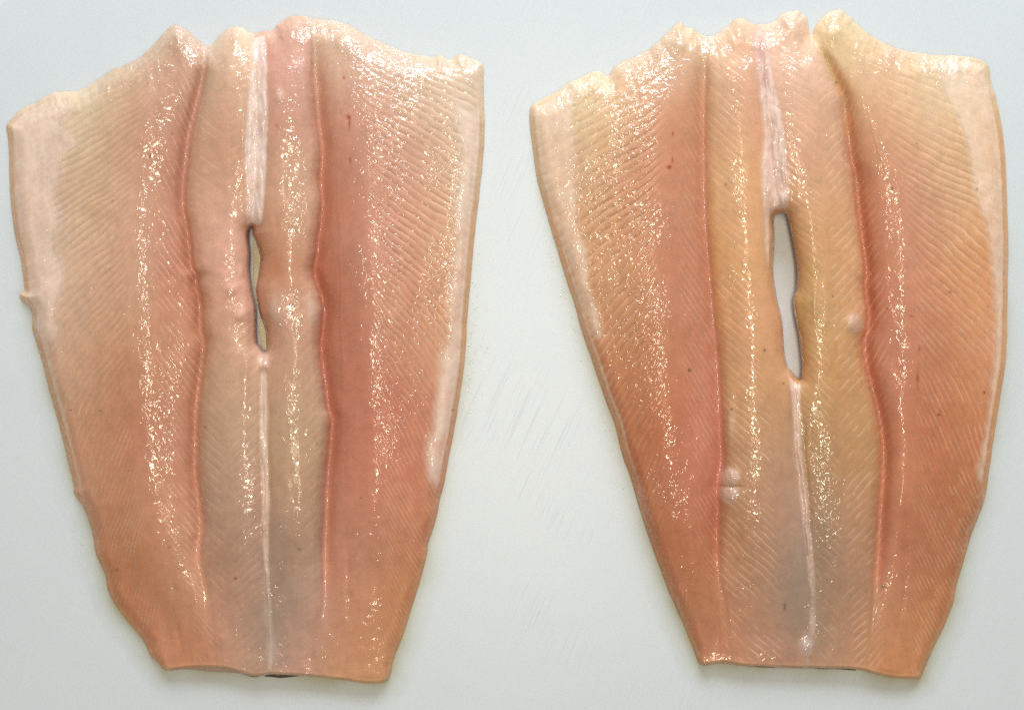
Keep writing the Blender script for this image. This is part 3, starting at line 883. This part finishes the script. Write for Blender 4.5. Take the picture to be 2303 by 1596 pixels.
RF['c1'] = [(1650,80,(217,183,147)),(1630,200,(205,160,115)),(1690,180,(200,145,118)),(1680,280,(205,155,115)),(1640,400,(212,167,112)),(1690,450,(205,155,110)),(1650,600,(208,155,95)),(1710,700,(200,145,100)),(1660,850,(190,140,92)),(1720,1000,(180,132,88)),(1680,1200,(175,125,82)),(1770,1100,(166,134,112)),(1790,1250,(160,134,116)),(1780,1400,(158,136,118)),(1660,1400,(175,125,92)),(1700,1480,(172,115,85)),(1780,1490,(165,115,85))]
RF['c2'] = [(1790,40,(222,193,152)),(1780,130,(210,160,125)),(1840,250,(207,165,125)),(1790,300,(205,155,118)),(1850,400,(205,155,108)),(1860,550,(200,150,96)),(1830,620,(190,142,80)),(1808,690,(184,144,78)),(1900,650,(207,160,115)),(1850,780,(185,140,80)),(1880,900,(188,142,88)),(1840,1000,(165,130,80)),(1900,1050,(178,132,80)),(1840,1200,(158,128,102)),(1910,1200,(172,126,86)),(1850,1350,(158,130,110)),(1910,1400,(172,125,85)),(1850,1440,(150,128,100)),(1880,1490,(170,118,80))]
RF['c3'] = [(1880,50,(224,198,158)),(1890,130,(216,172,120)),(1915,250,(202,128,82)),(1935,450,(196,114,74)),(1960,600,(190,112,76)),(1980,200,(212,167,132)),(2060,180,(217,180,138)),(2150,180,(222,192,158)),(2020,350,(202,145,115)),(2150,300,(213,167,122)),(2100,450,(205,150,115)),(2200,430,(212,163,118)),(2050,550,(196,130,100)),(2200,600,(210,145,92)),(1985,700,(190,115,86)),(2100,750,(190,120,85)),(2230,750,(206,147,108)),(1980,850,(190,118,90)),(2100,950,(180,104,70)),(2190,900,(197,128,82)),(2010,1050,(188,120,86)),(2100,1150,(178,106,68)),(2190,1120,(180,110,66)),(2000,1250,(186,115,86)),(2080,1250,(175,104,68)),(2110,1400,(180,112,60)),(2000,1400,(186,130,98)),(1980,1480,(184,122,76)),(2050,1500,(182,118,70))]  # along the groove: redder muscle, partly shade put into the colour
RF['flank'] = (205,155,98)
RF['spots'] = [(1795,1340,40,120,(146,132,118),.55),(1850,1200,24,200,(150,130,104),.4),(1812,1450,14,22,(215,198,192),.6),(1712,110,14,40,(190,125,118),.5),(1720,180,8,30,(170,110,108),.4),(1644,960,7,40,(220,196,170),.4),(1808,690,20,34,(178,146,72),.35),(1830,610,16,26,(178,142,76),.3),(1505,375,5,4,RED,.85),(1512,360,2.5,9,RED,.6),(1513,300,2,7,RED,.7),(1550,833,3,3,DARK,.8),(1632,415,3,4,(150,70,45),.6),(1720,787,2.5,2.5,DARK,.8),(1645,920,3,2.5,DARK,.7),(2064,850,3,16,(140,40,25),.7),(2068,785,3,6,(140,40,25),.6),
    (1881,186,2,2,DARK,.8),(2062,323,2,2,DARK,.8),(2037,210,2,2,DARK,.6),(2007,425,3,4,(120,40,30),.7),(2137,656,2.5,2.5,DARK,.8),(2214,882,3,3,DARK,.9),(2111,932,2.5,3,DARK,.9),(1996,694,2,2,DARK,.7),(2050,711,4,2,DARK,.6),(1761,862,3,2.5,DARK,.8),(1873,666,2,2,DARK,.8),(1765,1365,3,6,DARK,.6),(1985,1318,4,3,(110,70,45),.6),(2198,425,2,3,DARK,.6),(2222,689,3,2,(130,50,40),.6),(1750,240,2,2,DARK,.5),(1808,400,3,3,(160,80,55),.5)]
RF['wet'] = [(1370,480,80,300,.5),(1480,850,60,160,1.0),(1500,560,20,200,.8),(1370,420,50,160,.9),(1340,640,60,120,1.0),(1450,180,60,60,.8),(1420,250,60,60,.5),(1860,420,50,120,1.0),(1850,320,30,60,.7),(1830,1000,30,130,1.1),(1890,1150,20,120,.8),(1645,500,12,400,.6),(1998,420,8,260,.6),(2028,760,8,200,.6),(1810,1330,40,130,.6),(2240,560,25,160,.7),(2200,140,50,20,.7),(1320,180,40,25,.9),(1530,90,20,50,.6),(1720,300,20,200,.4),(1830,700,25,100,.7),(1540,1120,70,60,.7),(1900,800,40,80,.5),(2000,1350,40,100,.4)]

left, pl = build_fillet(LF, "fish_fillet", "left butterflied raw fish fillet with a narrow closed slit in its pinkish tan middle")
right, pr = build_fillet(RF, "fish_fillet", "right butterflied raw fish fillet, more orange, with a wide open slot showing the board")


# ------------------------------------------------------------------ skin showing under the tail cuts; warm-lit board painted into the slit
def part_ribbon(name, top, bot, z, mat, root, bp, label=None):
    o = ribbon(name, top, bot, z, mat, None)
    co = np.zeros(len(o.data.vertices) * 3, np.float32)
    o.data.vertices.foreach_get('co', co)
    co = co.reshape(-1, 3) - bp
    o.data.vertices.foreach_set('co', co.astype(np.float32).ravel())
    o.parent = root
    if label:
        o["label"] = label
    return o


part_ribbon("skin_edge", [(410,1502),(430,1498),(460,1497),(500,1499),(530,1507),(556,1514)], [(412,1504),(435,1505),(470,1509),(510,1511),(535,1513),(556,1517)], 7, SKIN_PALE, left, pl, "pale wet skin edge showing under the tail cut")
part_ribbon("skin_edge", [(530,1506),(550,1512),(566,1517),(582,1518)], [(530,1509),(550,1516),(566,1521),(582,1521)], 6, SKIN_DARK, left, pl, "dark skin edge showing under the tail cut")
part_ribbon("skin_edge", [(596,1519),(606,1515),(625,1518),(650,1517),(684,1516)], [(596,1521),(608,1521),(630,1523.5),(655,1521.5),(684,1518)], 4, SKIN_DARK, left, pl, "dark skin edge showing under the tail cut")
part_ribbon("lit_board_sliver", [(574,538),(580,560),(586,578),(583,610),(578,640),(580,690)], [(570,535),(569,562),(570,590),(569,620),(571,645),(578,690)], 3, WARM_LIT_BOARD, left, pl, "golden cream sliver, warm light on the board painted into the narrow slit")
part_ribbon("lit_board_sliver", [(586,710),(595,735),(599,760),(599,786)], [(583,712),(582,735),(584,755),(590,788)], 3, WARM_LIT_BOARD, left, pl, "golden cream sliver, warm light on the board painted into the narrow slit")
part_ribbon("skin_edge", [(1655,1493),(1690,1496),(1745,1499)], [(1655,1495),(1690,1498.5),(1745,1501)], 3, SKIN_DARK, right, pr)
part_ribbon("skin_edge", [(1826,1501),(1850,1500),(1880,1502),(1925,1505)], [(1826,1502),(1850,1504),(1880,1504),(1925,1507)], 4, SKIN_DARK, right, pr)

# ------------------------------------------------------------------ water beads left on the board beside the fillets
def beads():
    r = np.random.RandomState(4)
    pts = []

    def along(P, n, lo, hi):
        p = catmull(P, 6, False)
        for _ in range(n):
            k = r.randint(len(p) - 1)
            t = r.rand()
            q = p[k] * (1 - t) + p[k + 1] * t
            pts.append((q[0] + r.uniform(lo, hi), q[1] + r.uniform(-6, 6), 0.8 + 1.6 * r.rand() ** 3))
    along([(1066,560),(1054,700),(1048,800),(1040,870)], 45, 2, 18)
    along([(1050,780),(1040,870),(1030,930)], 30, 4, 50)
    along([(1250,540),(1276,630),(1303,720),(1350,860),(1400,1010),(1430,1110)], 60, -26, -4)
    along([(165,1180),(185,1240)], 6, -6, 10)
    V = []
    F = []
    for (x, y, s) in pts:
        b0 = len(V)
        n = 8
        el = 0.7 + 0.6 * r.rand()
        for k, (rr, zz) in enumerate(((1.0, 0.05), (0.8, 0.45), (0.45, 0.7))):
            for i in range(n):
                a = 2 * math.pi * i / n
                V.append(to_world(x + s * rr * math.cos(a) * el, y + s * rr * math.sin(a), s * zz * 0.5 + 0.05))
        V.append(to_world(x, y, s * 0.4))
        for k in range(2):
            for i in range(n):
                j = (i + 1) % n
                F.append((b0 + k * n + i, b0 + k * n + j, b0 + (k + 1) * n + j, b0 + (k + 1) * n + i))
        for i in range(n):
            F.append((b0 + 2 * n + i, b0 + 2 * n + (i + 1) % n, b0 + 3 * n))
    me = bpy.data.meshes.new("water_beads")
    me.from_pydata([tuple(v) for v in V], [], F)
    me.flip_normals()
    me.polygons.foreach_set('use_smooth', [True] * len(F))
    me.materials.append(WATER)
    o = bpy.data.objects.new("water_beads", me)
    scn.collection.objects.link(o)
    o["kind"] = "stuff"
    o["label"] = "tiny beads of water on the board along the fillet edges"
    o["category"] = "water beads"


beads()


# ------------------------------------------------------------------ yellowish shadow fringe on the board, painted as a thin film
def edge_shade():
    m, nt, b = nodes_of("shade_fringe_tint")
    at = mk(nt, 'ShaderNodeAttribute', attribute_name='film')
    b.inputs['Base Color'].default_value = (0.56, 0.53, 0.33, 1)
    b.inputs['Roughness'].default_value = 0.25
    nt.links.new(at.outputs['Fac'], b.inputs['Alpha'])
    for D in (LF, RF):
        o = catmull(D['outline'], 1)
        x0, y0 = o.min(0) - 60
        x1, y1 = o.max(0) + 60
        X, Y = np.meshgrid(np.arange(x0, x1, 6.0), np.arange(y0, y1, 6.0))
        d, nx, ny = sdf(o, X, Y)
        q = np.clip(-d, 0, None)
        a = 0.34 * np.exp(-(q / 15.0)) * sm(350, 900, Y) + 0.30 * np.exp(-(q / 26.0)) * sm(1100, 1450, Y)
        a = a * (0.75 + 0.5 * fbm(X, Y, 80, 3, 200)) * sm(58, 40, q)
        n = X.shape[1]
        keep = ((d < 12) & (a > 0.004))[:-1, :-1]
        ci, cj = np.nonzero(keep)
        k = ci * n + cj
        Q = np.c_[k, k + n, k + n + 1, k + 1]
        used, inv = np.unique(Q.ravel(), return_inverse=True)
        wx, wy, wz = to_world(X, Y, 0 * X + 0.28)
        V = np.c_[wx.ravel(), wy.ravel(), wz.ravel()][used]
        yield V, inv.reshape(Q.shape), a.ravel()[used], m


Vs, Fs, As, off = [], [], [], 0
for V, F, a, m in edge_shade():
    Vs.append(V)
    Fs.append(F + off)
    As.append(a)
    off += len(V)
jo = link_mesh("painted_shade_fringe", np.vstack(Vs), np.vstack(Fs), m)
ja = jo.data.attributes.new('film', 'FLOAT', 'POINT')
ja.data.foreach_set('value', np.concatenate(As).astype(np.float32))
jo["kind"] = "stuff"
jo["label"] = "thin yellowish film painting the shadow fringe on the board around the fillets"
jo["category"] = "fish juice"  # shadow fringe painted as a film, not real juice
